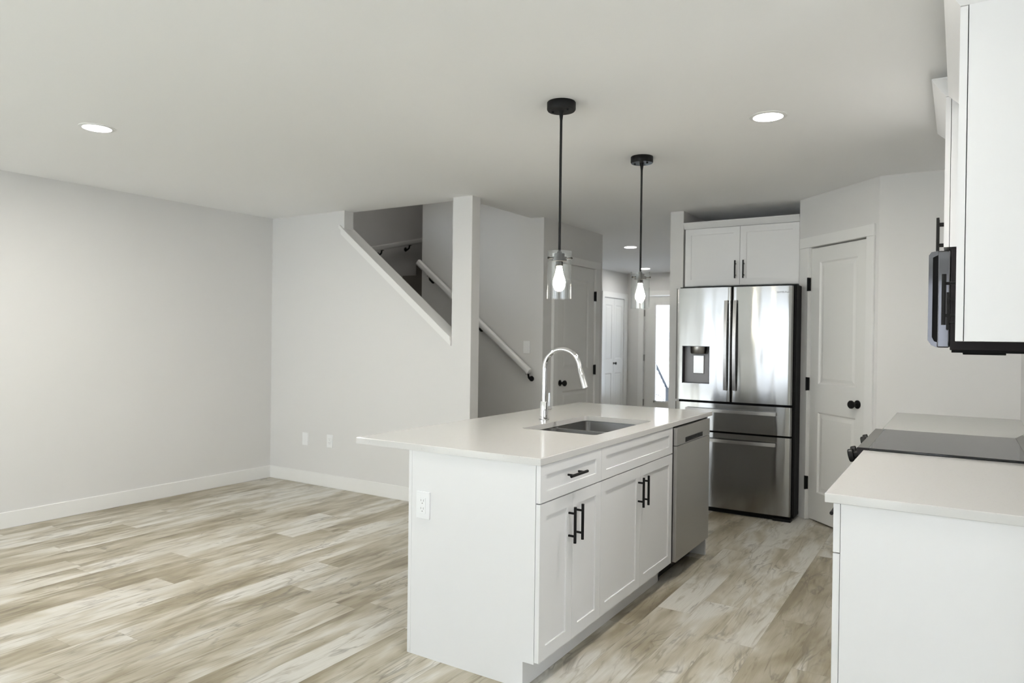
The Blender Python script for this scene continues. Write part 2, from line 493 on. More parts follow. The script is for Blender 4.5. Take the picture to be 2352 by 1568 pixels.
struct('wall_added_dining_far', MB().box(XR, XD, YD, YD + 0.12, 0, C), M_wall, 'greige far wall of the added unseen dining area right of the camera', 'wall')  # out-of-view wall, part of the dining area added for its light
struct('wall_added_dining_right', MB().box(XD, XD + 0.12, YR - 0.2, SIDE[0], 0, C).box(XD, XD + 0.12, SIDE[1], YD + 0.12, 0, C).box(XD, XD + 0.12, SIDE[0], SIDE[1], 0, 0.3).box(XD, XD + 0.12, SIDE[0], SIDE[1], 2.1, C),
       M_wall, 'greige right wall of the added unseen dining area with an added wide window', 'wall')  # out-of-view wall and window, added to bring in side light
# rear wall with its window openings
rm = MB()
xs = [XL] + [q for w in WIN for q in w] + [XD]
for k in range(0, len(xs), 2): rm.box(xs[k], xs[k + 1], YR - 0.12, YR, 0, C)
for a, b in WIN:
    rm.box(a, b, YR - 0.12, YR, 2.30, C).box(a, b, YR - 0.12, YR, 0, 0.04)
struct('wall_rear', rm, M_wall, 'greige wall behind the camera with tall windows', 'wall')
for i, (a, b) in enumerate(WIN):
    w = MB()
    for x0, x1 in ((a, a + 0.06), (b - 0.06, b), ((a + b) / 2 - 0.035, (a + b) / 2 + 0.035)): w.box(x0, x1, YR - 0.09, YR - 0.03, 0.04, 2.30)
    w.box(a, b, YR - 0.09, YR - 0.03, 0.04, 0.11).box(a, b, YR - 0.09, YR - 0.03, 2.23, 2.30)
    w.box(max(a - 0.09, XL), a, YR - 0.0, YR + 0.018, 0.0, 2.38).box(b, b + 0.09, YR, YR + 0.018, 0.0, 2.38).box(a, b, YR, YR + 0.018, 2.30, 2.38)
    struct('window_%d' % (i + 1), w, M_trim, 'white framed window behind the camera', 'window')

# pantry wall: local frame s along the wall, face towards -y local
PM = frame((-1.084, 5.974, 0), (0.70711, -0.70711, 0), (0.70711, 0.70711, 0))
D0, D1, DT = 0.140, 0.764, 2.10
pw = MB(PM)
pw.box(0, D0 - 0.012, 0, 0.11, 0, C).box(D1 + 0.012, 0.873, 0, 0.11, 0, C).box(D0 - 0.012, D1 + 0.012, 0, 0.11, DT + 0.012, C)
struct('wall_pantry', pw, M_wall, 'diagonal greige wall holding the white pantry door', 'wall')

# baseboards
BH = 0.115
struct('baseboard_left', MB().box(XL, XL + 0.014, YR, YB, 0, BH, 0.003), M_trim, 'white baseboard along the long left wall', 'baseboard')
struct('baseboard_back', MB().box(XL + 0.014, XC1 + 0.002, YB - 0.014, YB, 0, BH, 0.003), M_trim, 'white baseboard along the living room back wall', 'baseboard')
struct('baseboard_stair', MB().box(X_CLO, X_CLO + 0.014, Y_STW, 5.86, 0, BH).box(X_CLO, X_CLO + 0.014, 6.89, 6.975, 0, BH), M_trim, 'white baseboard beside the closet door', 'baseboard')
struct('baseboard_entry', MB().box(X_HALL, X_HALL + 0.014, 6.98, 10.33, 0, BH).box(X_HALL, FDX0 - 0.09, Y_END - 0.014, Y_END, 0, BH).box(FDX1 + 0.09, -2.16, Y_END - 0.014, Y_END, 0, BH), M_trim, 'white baseboard in the entry hall', 'baseboard')
# sloping cap on the half wall
cp = MB()
def slopebox(mb, x0, x1, up0, up1, y0, y1):
    mb.prism([(x0, CAPZ(x0) + up0), (x1, CAPZ(x1) + up0), (x1, CAPZ(x1) + up1), (x0, CAPZ(x0) + up1)], 'y', y0, y1)
slopebox(cp, -4.715, XC0 - 0.001, -0.03, 0.0, YB - 0.024, YB + 0.135)
slopebox(cp, -4.700, XC0 - 0.001, -0.072, -0.03, YB - 0.014, YB)
struct('trim_1', cp, M_trim, 'white sloping cap on the stair half wall', 'trim')

# ------------------------------------------------------------------ doors and casings
def knob_at(mb, M, s, z, t):
    mb.M = M
    mb.lathe((s, -t, z), [(0.030, 0.0), (0.030, -0.006), (0.013, -0.012), (0.011, -0.030), (0.022, -0.038), (0.029, -0.050), (0.029, -0.060), (0.022, -0.068), (0.0, -0.070)], 24, 'y')
def hinge_mb(M, s, z):
    return MB(M).box(s - 0.012, s + 0.012, -0.014, -0.0, z - 0.05, z + 0.05).tube([(s, -0.018, z - 0.052), (s, -0.018, z + 0.052)], 0.008, 10)
def panel_door(idx, M, w, h, wins, knob_s, knob_z, hinge_s, hinges, cas_l, cas_r, cas_top, label, recess_y=0.012, kn=1.0):
    """local frame: x 0..w is the leaf, wall face at y=0, room at -y"""
    d = thing('door_%d' % idx, M @ Vector((0, 0, 0)), label, 'door', kind='structure')
    MB(M @ Matrix.Translation((0, 0.035 + recess_y, 0.012))).panelled(w, h - 0.018, 0.035, wins, recess=0.009, slope=0.012, raised=0.005, inner=0.012).build('door_leaf', M_door, d)
    k = MB(); knob_at(k, M @ Matrix.Translation((0, recess_y, 0)), knob_s, knob_z, 0.0)
    k.build('door_knob', M_black, d)
    for hz in hinges: hinge_mb(M @ Matrix.Translation((0, recess_y * 0.3, 0)), hinge_s, hz).build('hinge', M_black, d)
    c = MB(M)
    g = 0.004
    c.box(-cas_l, -g, -0.016, 0, 0, h + g, 0.003).box(w + g, w + cas_r, -0.016, 0, 0, h + g, 0.003).box(-cas_l, w + cas_r, -0.018, 0, h + g, h + cas_top, 0.003)
    c.box(-0.012, -g, 0, 0.11, 0, h + g).box(w + g, w + 0.012, 0, 0.11, 0, h + g).box(-0.012, w + 0.012, 0, 0.11, h + g, h + 0.012)
    c.build('door_casing', M_trim, d)
    return d
PDM = PM @ Matrix.Translation((D0, 0, 0))
panel_door(1, PDM, D1 - D0, DT, [(0.098, 0.512, 1.055 - 0.012, 1.985 - 0.012), (0.098, 0.512, 0.225 - 0.012, 0.84 - 0.012)], 0.535, 0.94, -0.006, (1.82, 1.05, 0.285),
           0.115, 0.078, 0.085, 'white two-panel pantry door with black knob beside the refrigerator')
# closet door on the wall facing +X : local x along +Y, -y local = +X
CDM = frame((X_CLO, 5.945, 0), (0, 1, 0), (-1, 0, 0))
# the closet door sits in front of a solid block, so cut a shallow niche visually with its casing standing proud
def closet_door():
    d = thing('door_2', CDM @ Vector((0, 0, 0)), 'greige two-panel closet door with black knob next to the stairs', 'door', kind='structure')
    w, h = 0.81, 2.10
    MB(CDM @ Matrix.Translation((0, 0.0, 0.012))).panelled(w, h - 0.012, 0.012, [(0.13, 0.68, 1.06, 1.95), (0.13, 0.68, 0.24, 0.85)], recess=0.009, slope=0.012, raised=0.005, inner=0.012).build('door_leaf', M_door, d)
    k = MB(); knob_at(k, CDM, 0.075, 0.946, 0.012); k.build('door_knob', M_black, d)
    for hz in (1.82, 1.053, 0.285): hinge_mb(CDM @ Matrix.Translation((0, -0.014, 0)), w + 0.004, hz).build('hinge', M_black, d)
    c = MB(CDM)
    c.box(-0.085, -0.004, -0.030, 0, 0, h + 0.004, 0.003).box(w + 0.004, w + 0.115, -0.030, 0, 0, h + 0.004, 0.003).box(-0.085, w + 0.115, -0.032, 0, h + 0.004, h + 0.08, 0.003)
    c.build('door_casing', M_trim, d)
closet_door()
# folding closet doors in the hall
BDM = frame((X_HALL, 10.43, 0), (0, 1, 0), (-1, 0, 0))
def bifold():
    d = thing('door_3', BDM @ Vector((0, 0, 0)), 'white folding closet doors with a small black knob in the entry hall', 'door', kind='structure')
    for s in (0.0, 0.397):
        MB(BDM @ Matrix.Translation((s, 0, 0.012))).panelled(0.393, 2.03, 0.014, [(0.075, 0.318, 1.03, 1.92), (0.075, 0.318, 0.20, 0.80)], recess=0.008, slope=0.012, raised=0.004, inner=0.01).build('door_leaf', M_door, d)
    MB(BDM).lathe((0.40, -0.014, 0.97), [(0.02, 0), (0.02, -0.004), (0.009, -0.008), (0.009, -0.028), (0.022, -0.036), (0.022, -0.05), (0, -0.055)], 16, 'y').build('door_knob', M_black, d)
    c = MB(BDM)
    c.box(-0.09, -0.004, -0.03, 0, 0, 2.05).box(0.796, 0.93, -0.03, 0, 0, 2.05).box(-0.09, 0.93, -0.032, 0, 2.05, 2.14)
    c.build('door_casing', M_trim, d)
    MB(BDM).box(-0.004, 0.796, -0.02, 0, 2.042, 2.05).build('door_gap_strip', M_gap, d)  # dark strip filling the gap over the leaves, shade put into its colour
bifold()
# front door with glass lite (faces -Y)
def front_door():
    d = thing('door_4', (FDX0, Y_END, 0), 'greige front door with a tall clear glass pane at the end of the hall', 'door', kind='structure')
    w, h = FDX1 - FDX0, 2.11
    gx0, gx1, gz0, gz1 = -4.345, -3.835, 0.335, 1.958
    m = MB()
    m.box(FDX0 + 0.004, gx0, Y_END + 0.03, Y_END + 0.075, 0.01, h).box(gx1, FDX1 - 0.004, Y_END + 0.03, Y_END + 0.075, 0.01, h)
    m.box(gx0, gx1, Y_END + 0.03, Y_END + 0.075, 0.01, gz0).box(gx0, gx1, Y_END + 0.03, Y_END + 0.075, gz1, h)
    m.build('door_leaf', M_door, d)
    f = MB()
    for a, b, c_, e in ((gx0 - 0.03, gx0 + 0.008, gz0 - 0.03, gz1 + 0.03), (gx1 - 0.008, gx1 + 0.03, gz0 - 0.03, gz1 + 0.03), (gx0 - 0.03, gx1 + 0.03, gz0 - 0.03, gz0 + 0.008), (gx0 - 0.03, gx1 + 0.03, gz1 - 0.008, gz1 + 0.03)):
        f.box(a, b, Y_END + 0.018, Y_END + 0.03, c_, e, 0.003)
    f.build('glass_frame', M_trim, d)
    MB().box(gx0, gx1, Y_END + 0.05, Y_END + 0.056, gz0, gz1).build('glass_pane', M_pane, d)
    c = MB()
    c.box(FDX0 - 0.09, FDX0, Y_END - 0.018, Y_END, 0, h).box(FDX1, FDX1 + 0.09, Y_END - 0.018, Y_END, 0, h).box(FDX0 - 0.09, FDX1 + 0.09, Y_END - 0.018, Y_END, h, h + 0.085)
    c.build('door_casing', M_trim, d)
    for z in (1.82, 1.06, 0.30): MB().box(FDX0 - 0.006, FDX0 + 0.012, Y_END + 0.0, Y_END + 0.03, z - 0.055, z + 0.055).build('hinge', M_handle, d)
front_door()

# ------------------------------------------------------------------ outside the front door
struct('ground', MB().box(-20, 14, Y_END + 0.13, 60, -0.9, -0.75), M_snow, 'snow covered ground outside the front door', 'ground')
struct('porch', MB().box(-6.0, -2.0, Y_END + 0.13, 12.9, -0.20, -0.04), M_snow, 'snowy porch slab outside the front door', 'porch')
def at(px, py, Y):
    a, b_ = (px - 1176) / 1628.0, (784 - py) / 1628.0
    d = fw + r2 * a + u2 * b_
    t = Y / d.y
    return Vector((d.x * t, Y, 1.3834 + d.z * t))
ir = thing('porch_railing', at(1530, 921, 12.8), 'dark iron stair railing seen through the front door glass', 'railing')
a, b_ = at(1504, 832, 12.8), at(1533, 893, 12.8)
a = a - (b_ - a) * 0.4
MB().tube([a, b_], 0.03, 8).build('top_rail', M_iron, ir)
pb = at(1531, 985, 12.8)
MB().box(b_.x - 0.035, b_.x + 0.035, 12.77, 12.83, -0.1, b_.z + 0.03).build('post', M_iron, ir)
for k in range(9):
    f = (k + 0.5) / 9
    p = a.lerp(b_, f)
    MB().tube([(p.x, 12.8, max(b_.z - 0.75, -0.2)), (p.x, 12.8, p.z)], 0.008, 6).build('baluster', M_iron, ir)
arc = [(b_.x - 0.36 + 0.30 * math.cos(t), 12.8, b_.z - 0.25 + 0.16 * math.sin(t)) for t in [PI * k / 12 for k in range(13)]]
MB().tube(arc, 0.012, 6).build('scroll', M_iron, ir)
hs = thing('neighbour_house', (-15, 40, -0.75), 'pale house with a grey roof far across the street', 'house')
MB().box(-24, -8, 40, 48, -0.75, 0.7).build('wall', M_siding, hs)
MB().prism([(39.3, 0.7), (48.7, 0.7), (44, 1.9)], 'x', -24.5, -7.5).build('roof', M_roof, hs)

# ------------------------------------------------------------------ stairs
st = thing('staircase', (-3.35, 5.185, 0), 'dark carpeted staircase rising left behind the half wall', 'staircase')
sm = MB()
n, x0, run, rise = 7, -3.36, 0.2425, 0.1905
pts = [(x0, 0)]
for k in range(n):
    pts += [(x0 - run * k, rise * (k + 1)), (x0 - run * (k + 1), rise * (k + 1))]
pts = pts[:-1] + [(-4.71, rise * n), (-4.71, 0)]
pts = [p for p in pts if p[0] >= -4.7101]
sm.prism(pts, 'y', YB + 0.112, Y_STW - 0.002)
sm.build('steps', M_carpet, st)
ld = MB().box(XL + 0.002, -4.712, YB + 0.112, Y_STW, 0, rise * n)
for k in range(5): ld.box(XL + 0.002, -4.712, Y_STW + 0.25 * k, 6.978, rise * n - 0.05 if k else 0, rise * (n + k + 1) if k else rise * n)
ld.build('landing', M_carpet, st)

def bracket(M):
    """arm from a wall plate (local y=0 wall) out to under the rail"""
    return MB(M).lathe((0, 0, 0), [(0.026, 0), (0.026, -0.005), (0.016, -0.010)], 16, 'y').tube([(0, -0.004, 0), (0, -0.03, -0.004), (0, -0.055, 0.012), (0, -0.066, 0.045)], [0.013, 0.011, 0.010, 0.009], 10).box(-0.02, 0.02, -0.08, -0.052, 0.043, 0.049)
def rail_section(mb, p0, p1, w, h):
    """rounded rectangular rail from p0 to p1"""
    p0, p1 = Vector(p0), Vector(p1)
    t = (p1 - p0).normalized(); sd = t.cross(Vector((0, 0, 1))).normalized(); uu = sd.cross(t)
    prof = []
    for cx, cz, a0 in ((1, 1, 0), (-1, 1, 90), (-1, -1, 180), (1, -1, 270)):
        r = 0.017
        for k in range(5):
            a_ = math.radians(a0 + 22.5 * k)
            prof.append(((w / 2 - r) * cx + r * math.cos(a_), (h / 2 - r) * cz + r * math.sin(a_)))
    m_ = len(prof)
    vs = [p + sd * q[0] + uu * q[1] for p in (p0, p1) for q in prof]
    fs = [[i, (i + 1) % m_, m_ + (i + 1) % m_, m_ + i] for i in range(m_)] + [list(range(m_)), list(range(2 * m_ - 1, m_ - 1, -1))]
    mb.add(vs, fs, [True] * m_ + [False, False])
RS = 0.80
hr = thing('handrail', (-3.345, 5.62, 1.05), 'white handrail sloping down the stair wall to a black bracket', 'handrail')
m = MB(); rail_section(m, (-4.70, 5.625, 1.055 + RS * 1.355), (-3.36, 5.625, 1.065), 0.045, 0.062); m.build('rail', M_trim, hr)
for x in (-3.375, -3.95, -4.56):
    z = 1.055 + RS * (-3.345 - x)
    bracket(frame((x, Y_STW, z - 0.082), (1, 0, 0), (0, 1, 0))).build('bracket', M_black, hr)
hr2 = thing('handrail', (XL + 0.07, 5.9, 2.3), 'white handrail high on the dark wall of the stair landing', 'handrail')
m = MB(); rail_section(m, (XL + 0.07, 5.72, 2.315), (XL + 0.07, 6.95, 2.60), 0.045, 0.058); m.build('rail', M_trim, hr2)
for y in (6.02, 6.50, 6.9):
    z = 2.315 + (y - 5.72) / 1.23 * 0.285
    bracket(frame((XL, y, z - 0.080), (0, 1, 0), (-1, 0, 0))).build('bracket', M_black, hr2)

# ------------------------------------------------------------------ outlets and switch
def outlet(M, label, group=None, cat='outlet', kind='duplex', w=0.073, h=0.117):
    o = M @ Vector((0, 0, 0))
    t = thing('wall_outlet' if cat == 'outlet' else 'light_switch', o, label, cat, group)
    MB(M).box(-w / 2, w / 2, -0.007, 0, -h / 2, h / 2, 0.002).build('cover_plate', M_plast, t)
    if kind == 'duplex':
        MB(M).box(-0.017, 0.017, -0.010, -0.006, -0.034, 0.034, 0.001).build('socket', M_plast, t)
        s = MB(M)
        for dz in (0.017, -0.017):
            s.box(-0.0080, -0.0066, -0.0104, -0.009, dz + 0.001, dz + 0.009).box(0.0056, 0.0070, -0.0104, -0.009, dz, dz + 0.009)
            s.lathe((0, -0.0104, dz - 0.0075), [(0.0022, 0), (0.0022, 0.001)], 10, 'y')
        s.build('slots', M_slot, t)
    elif kind == 'switch':
        MB(M).box(-0.017, 0.017, -0.011, -0.006, -0.034, 0.034, 0.001).build('rocker', M_plast, t)
    return t
outlet(frame((-1.944, 2.382, 0.655), (1, 0, 0), (0, 1, 0)), 'white duplex outlet on the end panel of the kitchen island')
outlet(frame((-5.140, YB, 0.412), (1, 0, 0), (0, 1, 0)), 'white blank cover plate low on the back wall, nearer the corner', 'plates on the living room back wall', kind='blank')
outlet(frame((-4.817, YB, 0.418), (1, 0, 0), (0, 1, 0)), 'white duplex outlet low on the back wall, nearer the island', 'plates on the living room back wall')
outlet(frame((-3.432, Y_STW, 1.29), (1, 0, 0), (0, 1, 0)), 'white light switch on the stair wall above the handrail end', cat='switch', kind='switch')

# ------------------------------------------------------------------ cabinets
def pull(M, length, label=None):
    """bar pull, local x = bar direction... bar along local z, wall face y=0, room -y, centred at origin"""
    m = MB(M)
    m.tube([(0, -0.030, -length / 2), (0, -0.030, length / 2)], 0.0062, 14)
    for s in (-1, 1): m.tube([(0, 0, s * length * 0.315), (0, -0.030, s * length * 0.315)], 0.0048, 10)
    return m
def front(parent, kind, M, w, h, fr=0.052, t=0.019, handle=None, hl=0.150):
    """shaker front: local x 0..w, z 0..h, back y=0, face -t"""
    d = MB(M).panelled(w, h, t, [(fr, w - fr, fr * (1 if h > 0.3 else 0.78), h - fr * (1 if h > 0.3 else 0.78))], recess=0.0065, slope=0.0011).build(kind, M_cab, parent)
    if handle:
        hx, hz, hor = handle
        HM = M @ Matrix.Translation((hx, -t, hz))
        if hor: HM = HM @ Matrix.Rotation(PI / 2, 4, 'Y')
        pull(HM, hl).build('handle', M_black, d)
    return d
XF, XBK = -1.384, -2.010      # carcass front, carcass back of the island
ZS = 0.887
IY0 = 2.380
# near island cabinet
c1 = thing('base_cabinet', (-1.7, 2.66, 0), 'white island base cabinet with a drawer over two doors, nearest the camera', 'cabinet', 'island base cabinets')
MB().prism([(XBK, 0), (-1.436, 0), (-1.436, 0.107), (-1.3865, 0.107), (-1.3865, ZS), (XBK, ZS)], 'y', IY0 + 0.002, IY0 + 0.018).build('side_panel', M_cab, c1)
MB().box(XBK, XF - 0.004, IY0 + 0.018, 2.934, 0.107, ZS).build('carcass', M_cab, c1)
MB().box(-1.452, -1.437, IY0 + 0.018, 2.934, 0, 0.107).build('toe_kick', M_cab, c1)
FI = lambda y, z: frame((XF, y, z), (0, 1, 0), (-1, 0, 0))
g = 0.0016
front(c1, 'drawer', FI(2.382, 0.738), 0.552, 0.147, handle=(0.275, 0.078, True))
front(c1, 'door', FI(2.382, 0.116), 0.2745, 0.617, handle=(0.240, 0.492, False))
front(c1, 'door', FI(2.382 + 0.2765, 0.116), 0.2755, 0.617, handle=(0.033, 0.492, False))
# sink cabinet
c2 = thing('base_cabinet', (-1.7, 3.4, 0), 'white island sink cabinet with a plain top front over two wider doors', 'cabinet', 'island base cabinets')
MB().box(XBK, XF - 0.004, 2.936, 2.952, 0.107, ZS).box(XBK, XF - 0.004, 3.862, 3.878, 0.107, ZS).box(XBK, XF - 0.004, 2.952, 3.862, 0.107, 0.125).box(XBK, XBK + 0.012, 2.952, 3.862, 0.125, ZS).build('carcass', M_cab, c2)
MB().box(-1.452, -1.437, 2.934, 3.882, 0, 0.107).box(XBK, -1.437, 3.866, 3.882, 0, 0.107).build('toe_kick', M_cab, c2)
front(c2, 'drawer_front', FI(2.936, 0.738), 0.942, 0.147)
front(c2, 'door', FI(2.936, 0.116), 0.4695, 0.617, handle=(0.440, 0.492, False))
front(c2, 'door', FI(2.936 + 0.4715, 0.116), 0.4705, 0.617, handle=(0.035, 0.492, False))
tag(MB().box(-2.028, XBK - 0.001, IY0 + 0.002, 4.545, 0, ZS).build('back_panel', M_cab, None, (-2.02, 3.4, 0)), 'white back panel of the island facing the living room', 'panel')
tag(MB().box(XBK, -1.364, 4.512, 4.530, 0, ZS).build('end_panel', M_cab, None, (-1.7, 4.52, 0)), 'white end panel of the island standing beyond the dishwasher', 'panel')
# island worktop with sink cut-out
def ring_slab(x0, x1, y0, y1, hx0, hx1, hy0, hy1, z0, z1, r=0.02):
    bm = bmesh.new()
    def rr(a, b, c, d, rad, n_):
        p = []
        for cx, cy_, a0 in ((b - rad, d - rad, 0), (a + rad, d - rad, 90), (a + rad, c + rad, 180), (b - rad, c + rad, 270)):
            for k in range(n_ + 1):
                t_ = math.radians(a0 + 90 * k / n_)
                p.append((cx + rad * math.cos(t_), cy_ + rad * math.sin(t_)))
        return p
    out, inn = rr(x0, x1, y0, y1, 0.003, 4), rr(hx0, hx1, hy0, hy1, r, 4)
    n_ = len(out)
    e = 0.0025
    def shrink(p, s):
        c = ((x0 + x1) / 2, (y0 + y1) / 2)
        return (p[0] - s * math.copysign(1, p[0] - c[0]), p[1] - s * math.copysign(1, p[1] - c[1]))
    rings = [[(p[0], p[1], z0) for p in out], [(p[0], p[1], z1 - e) for p in out], [(*shrink(p, e), z1) for p in out], [(p[0], p[1], z1) for p in inn], [(p[0], p[1], z0) for p in inn]]
    vs = [v for r_ in rings for v in r_]
    fs = []
    for i in range(5):
        j = (i + 1) % 5
        fs += [[i * n_ + k, i * n_ + (k + 1) % n_, j * n_ + (k + 1) % n_, j * n_ + k] for k in range(n_)]
    return MB().add(vs, fs)
SX0, SX1, SY0, SY1 = -1.900, -1.478, 3.108, 3.850
tag(ring_slab(-2.341, -1.361, 2.374, 4.628, SX0, SX1, SY0, SY1, ZS, 0.915).build('countertop', M_quartz, None, (-1.85, 3.5, ZS)), 'large glossy white quartz island worktop with a sink cut-out', 'countertop')
# sink
sk = thing('sink', (-1.69, 3.48, 0.70), 'double-bowl stainless undermount sink in the island worktop', 'sink')
def bowl(x0, x1, y0, y1, zt, zb, r=0.035):
    def rr(a, b, c, d, rad):
        p = []
        for cx, cy_, a0 in ((b - rad, d - rad, 0), (a + rad, d - rad, 90), (a + rad, c + rad, 180), (b - rad, c + rad, 270)):
            for k in range(6):
                t_ = math.radians(a0 + 18 * k)
                p.append((cx + rad * math.cos(t_), cy_ + rad * math.sin(t_)))
        return p
    levels = [(-0.012, zt, r + 0.01), (0.0, zt, r), (0.004, zb + 0.03, r), (0.012, zb + 0.010, r), (0.035, zb, r)]
    rings = [rr(x0 + o, x1 - o, y0 + o, y1 - o, rd) for o, z, rd in levels]
    outer = [(0.002, zb - 0.003, r), (-0.002, zt - 0.004, r), (-0.012, zt - 0.002, r + 0.01)]
    n_ = len(rings[0])
    vs = [(p[0], p[1], lv[1]) for lv, rg in zip(levels, rings) for p in rg]
    fs, s_ = [], []
    for i in range(len(levels) - 1):
        for k in range(n_): fs.append([i * n_ + k, i * n_ + (k + 1) % n_, (i + 1) * n_ + (k + 1) % n_, (i + 1) * n_ + k]); s_.append(i > 0)
    fs.append([(len(levels) - 1) * n_ + k for k in range(n_)]); s_.append(False)
    # outer shell
    o0 = len(vs)
    for o, z, rd in outer: vs += [(p[0], p[1], z) for p in rr(x0 + o, x1 - o, y0 + o, y1 - o, rd)]
    fs.append([o0 + k for k in range(n_)][::-1]); s_.append(False)
    for i in range(2):
        for k in range(n_): fs.append([o0 + i * n_ + k, o0 + i * n_ + (k + 1) % n_, o0 + (i + 1) * n_ + (k + 1) % n_, o0 + (i + 1) * n_ + k]); s_.append(True)
    return MB().add(vs, fs, s_)
bowl(SX0 + 0.004, SX1 - 0.004, SY0 + 0.004, 3.420, 0.885, 0.70).build('bowl', M_sink, sk)
bowl(SX0 + 0.004, SX1 - 0.004, 3.448, SY1 - 0.004, 0.885, 0.68).build('bowl', M_sink, sk)
for y, z in ((3.265, 0.70), (3.65, 0.68)):
    MB().lathe((-1.69, y, z), [(0.042, 0.001), (0.040, 0.004), (0.030, 0.002), (0.0, 0.0015)], 24).build('drain', M_chrome, sk)
# faucet
fx, fy, fz = -1.985, 3.492, 0.915
fa = thing('faucet', (fx, fy, fz), 'tall chrome gooseneck faucet on the island behind the sink', 'faucet')
MB().lathe((fx, fy, fz), [(0.030, 0), (0.030, 0.004), (0.0225, 0.007), (0.0225, 0.104), (0.020, 0.108), (0.0, 0.108)], 32).build('base', M_chrome, fa)
H0, R_ = 0.292, 0.112
sp = [(fx, fy, fz + 0.106)] + [(fx, fy, fz + 0.106 + (H0 - 0.106) * k / 4) for k in range(1, 5)]
for k in range(1, 22):
    t_ = math.radians(172 * k / 21)
    sp.append((fx + R_ - R_ * math.cos(t_), fy, fz + H0 + R_ * math.sin(t_)))
MB().tube(sp, 0.0135, 20).build('spout', M_chrome, fa)
e0 = Vector(sp[-1]); dr = (Vector(sp[-1]) - Vector(sp[-2])).normalized(); dr = (dr + Vector((0.10, 0, 0))).normalized()
MB().tube([e0, e0 + dr * 0.012, e0 + dr * 0.014, e0 + dr * 0.10, e0 + dr * 0.118], [0.0135, 0.0135, 0.0146, 0.0172, 0.0172], 20).build('spray_head', M_chrome, fa)
MB().tube([(fx, fy + 0.018, fz + 0.062), (fx, fy + 0.070, fz + 0.062)], 0.0145, 20).tube([(fx, fy + 0.058, fz + 0.070), (fx - 0.004, fy + 0.064, fz + 0.150)], [0.0055, 0.0048], 12).build('lever', M_chrome, fa)

# dishwasher
dx, dy0, dy1 = -1.342, 3.888, 4.506
dw = thing('dishwasher', (-1.7, 4.2, 0), 'stainless steel dishwasher with a pocket handle in the island end', 'dishwasher')
MB().box(-1.98, -1.372, dy0 + 0.004, dy1 - 0.004, 0.10, 0.868).build('tub', M_dark, dw)
MB().box(-1.98, -1.46, dy0 + 0.01, dy1 - 0.01, 0.0, 0.10).build('toe_kick', M_dark, dw)
MB().box(-1.371, dx, dy0, dy1, 0.118, 0.777, 0.003).build('door', M_dw, dw)
pc = MB()
hz0, hz1, hy0, hy1 = 0.785, 0.812, 4.03, 4.36
pc.box(-1.371, dx, dy0, dy1, 0.780, hz0).box(-1.371, dx, dy0, dy1, hz1, 0.880, 0.0015).box(-1.371, dx, dy0, hy0, hz0, hz1).box(-1.371, dx, hy1, dy1, hz0, hz1).box(-1.371, -1.366, hy0, hy1, hz0, hz1)
pcf = pc.build('control_panel', M_dw, dw)
MB().box(-1.3655, -1.3645, hy0, hy1, hz0, hz1).build('pocket_handle', M_dark, pcf)

# ------------------------------------------------------------------ right-hand run
XCF = -0.302       # carcass front of right run
XU = 0.008
FR = lambda y, z: frame((XCF, y, z), (0, -1, 0), (1, 0, 0))     # face towards -X, local x runs to -Y
def right_base(y0, y1, label, n_doors=2):
    c = thing('base_cabinet', (0.0, (y0 + y1) / 2, 0), label, 'cabinet', 'base cabinets along the right wall')
    MB().prism([(XCF + 0.002, ZS), (XCF + 0.002, 0.107), (-0.24, 0.107), (-0.24, 0), (XR - 0.002, 0), (XR - 0.002, ZS)], 'y', y0, y0 + 0.018).build('side_panel', M_cab, c)
    MB().box(XCF + 0.004, XR - 0.002, y0 + 0.018, y1, 0.107, ZS).build('carcass', M_cab, c)
    MB().box(-0.255, -0.24, y0, y1, 0, 0.107).build('toe_kick', M_cab, c)
    w = (y1 - y0 - 0.004) / n_doors
    for k in range(n_doors):
        hi = y0 + 0.002 + w * (k + 1) - 0.001
        front(c, 'drawer', FR(hi, 0.735), w - 0.002, 0.150, handle=(w / 2, 0.078, True))
        front(c, 'door', FR(hi, 0.116), w - 0.002, 0.615, handle=((w - 0.04) if k else 0.035, 0.49, False))
    return c
right_base(2.372, 3.392, 'white base cabinet in the right foreground with its plain side panel facing the camera')
right_base(4.200, 5.343, 'white base cabinet beyond the range next to the pantry wall')
def ctop(y0, y1, label):
    tag(MB().box(-0.345, XR, y0, y1, ZS, 0.915, 0.002).build('countertop', M_quartz, None, (0, (y0 + y1) / 2, ZS)), label, 'countertop', 'worktops along the right wall')
ctop(2.362, 3.397, 'white quartz worktop in the right foreground before the range')
ctop(4.194, 5.345, 'white quartz worktop beyond the range against the end wall')

# range
rg = thing('range', (0, 3.795, 0), 'stainless slide-in range with black glass cooktop between the right worktops', 'range')
ry0, ry1 = 3.402, 4.190
MB().box(-0.30, XR - 0.004, ry0, ry1, 0.02, 0.905).build('body', M_dark, rg)
MB().box(-0.326, 0.236, ry0 - 0.003, ry1 + 0.003, 0.9155, 0.925, 0.0015).build('cooktop', M_gloss, rg)
MB().prism([(-0.326, 0.925), (-0.368, 0.9245), (-0.372, 0.918), (-0.345, 0.83), (-0.326, 0.83)], 'y', ry0 - 0.003, ry1 + 0.003).build('control_panel', M_range, rg)
MB().prism([(0.236, 0.917), (0.236, 0.926), (0.262, 0.944), (XR - 0.006, 0.944), (XR - 0.006, 0.917)], 'y', ry0, ry1).build('rear_trim', M_range, rg)
MB().prism([(-0.326, 0.9255), (-0.3685, 0.925), (-0.3725, 0.918), (-0.3455, 0.83), (-0.326, 0.83)], 'y', ry0 - 0.005, ry0 - 0.003).build('end_cap', M_dark, rg)
vt = MB()
for k in range(10): vt.box(0.275, 0.308, ry0 + 0.04 + 0.072 * k, ry0 + 0.092 + 0.072 * k, 0.9442, 0.9448)
vt.build('vent', M_dark, rg)
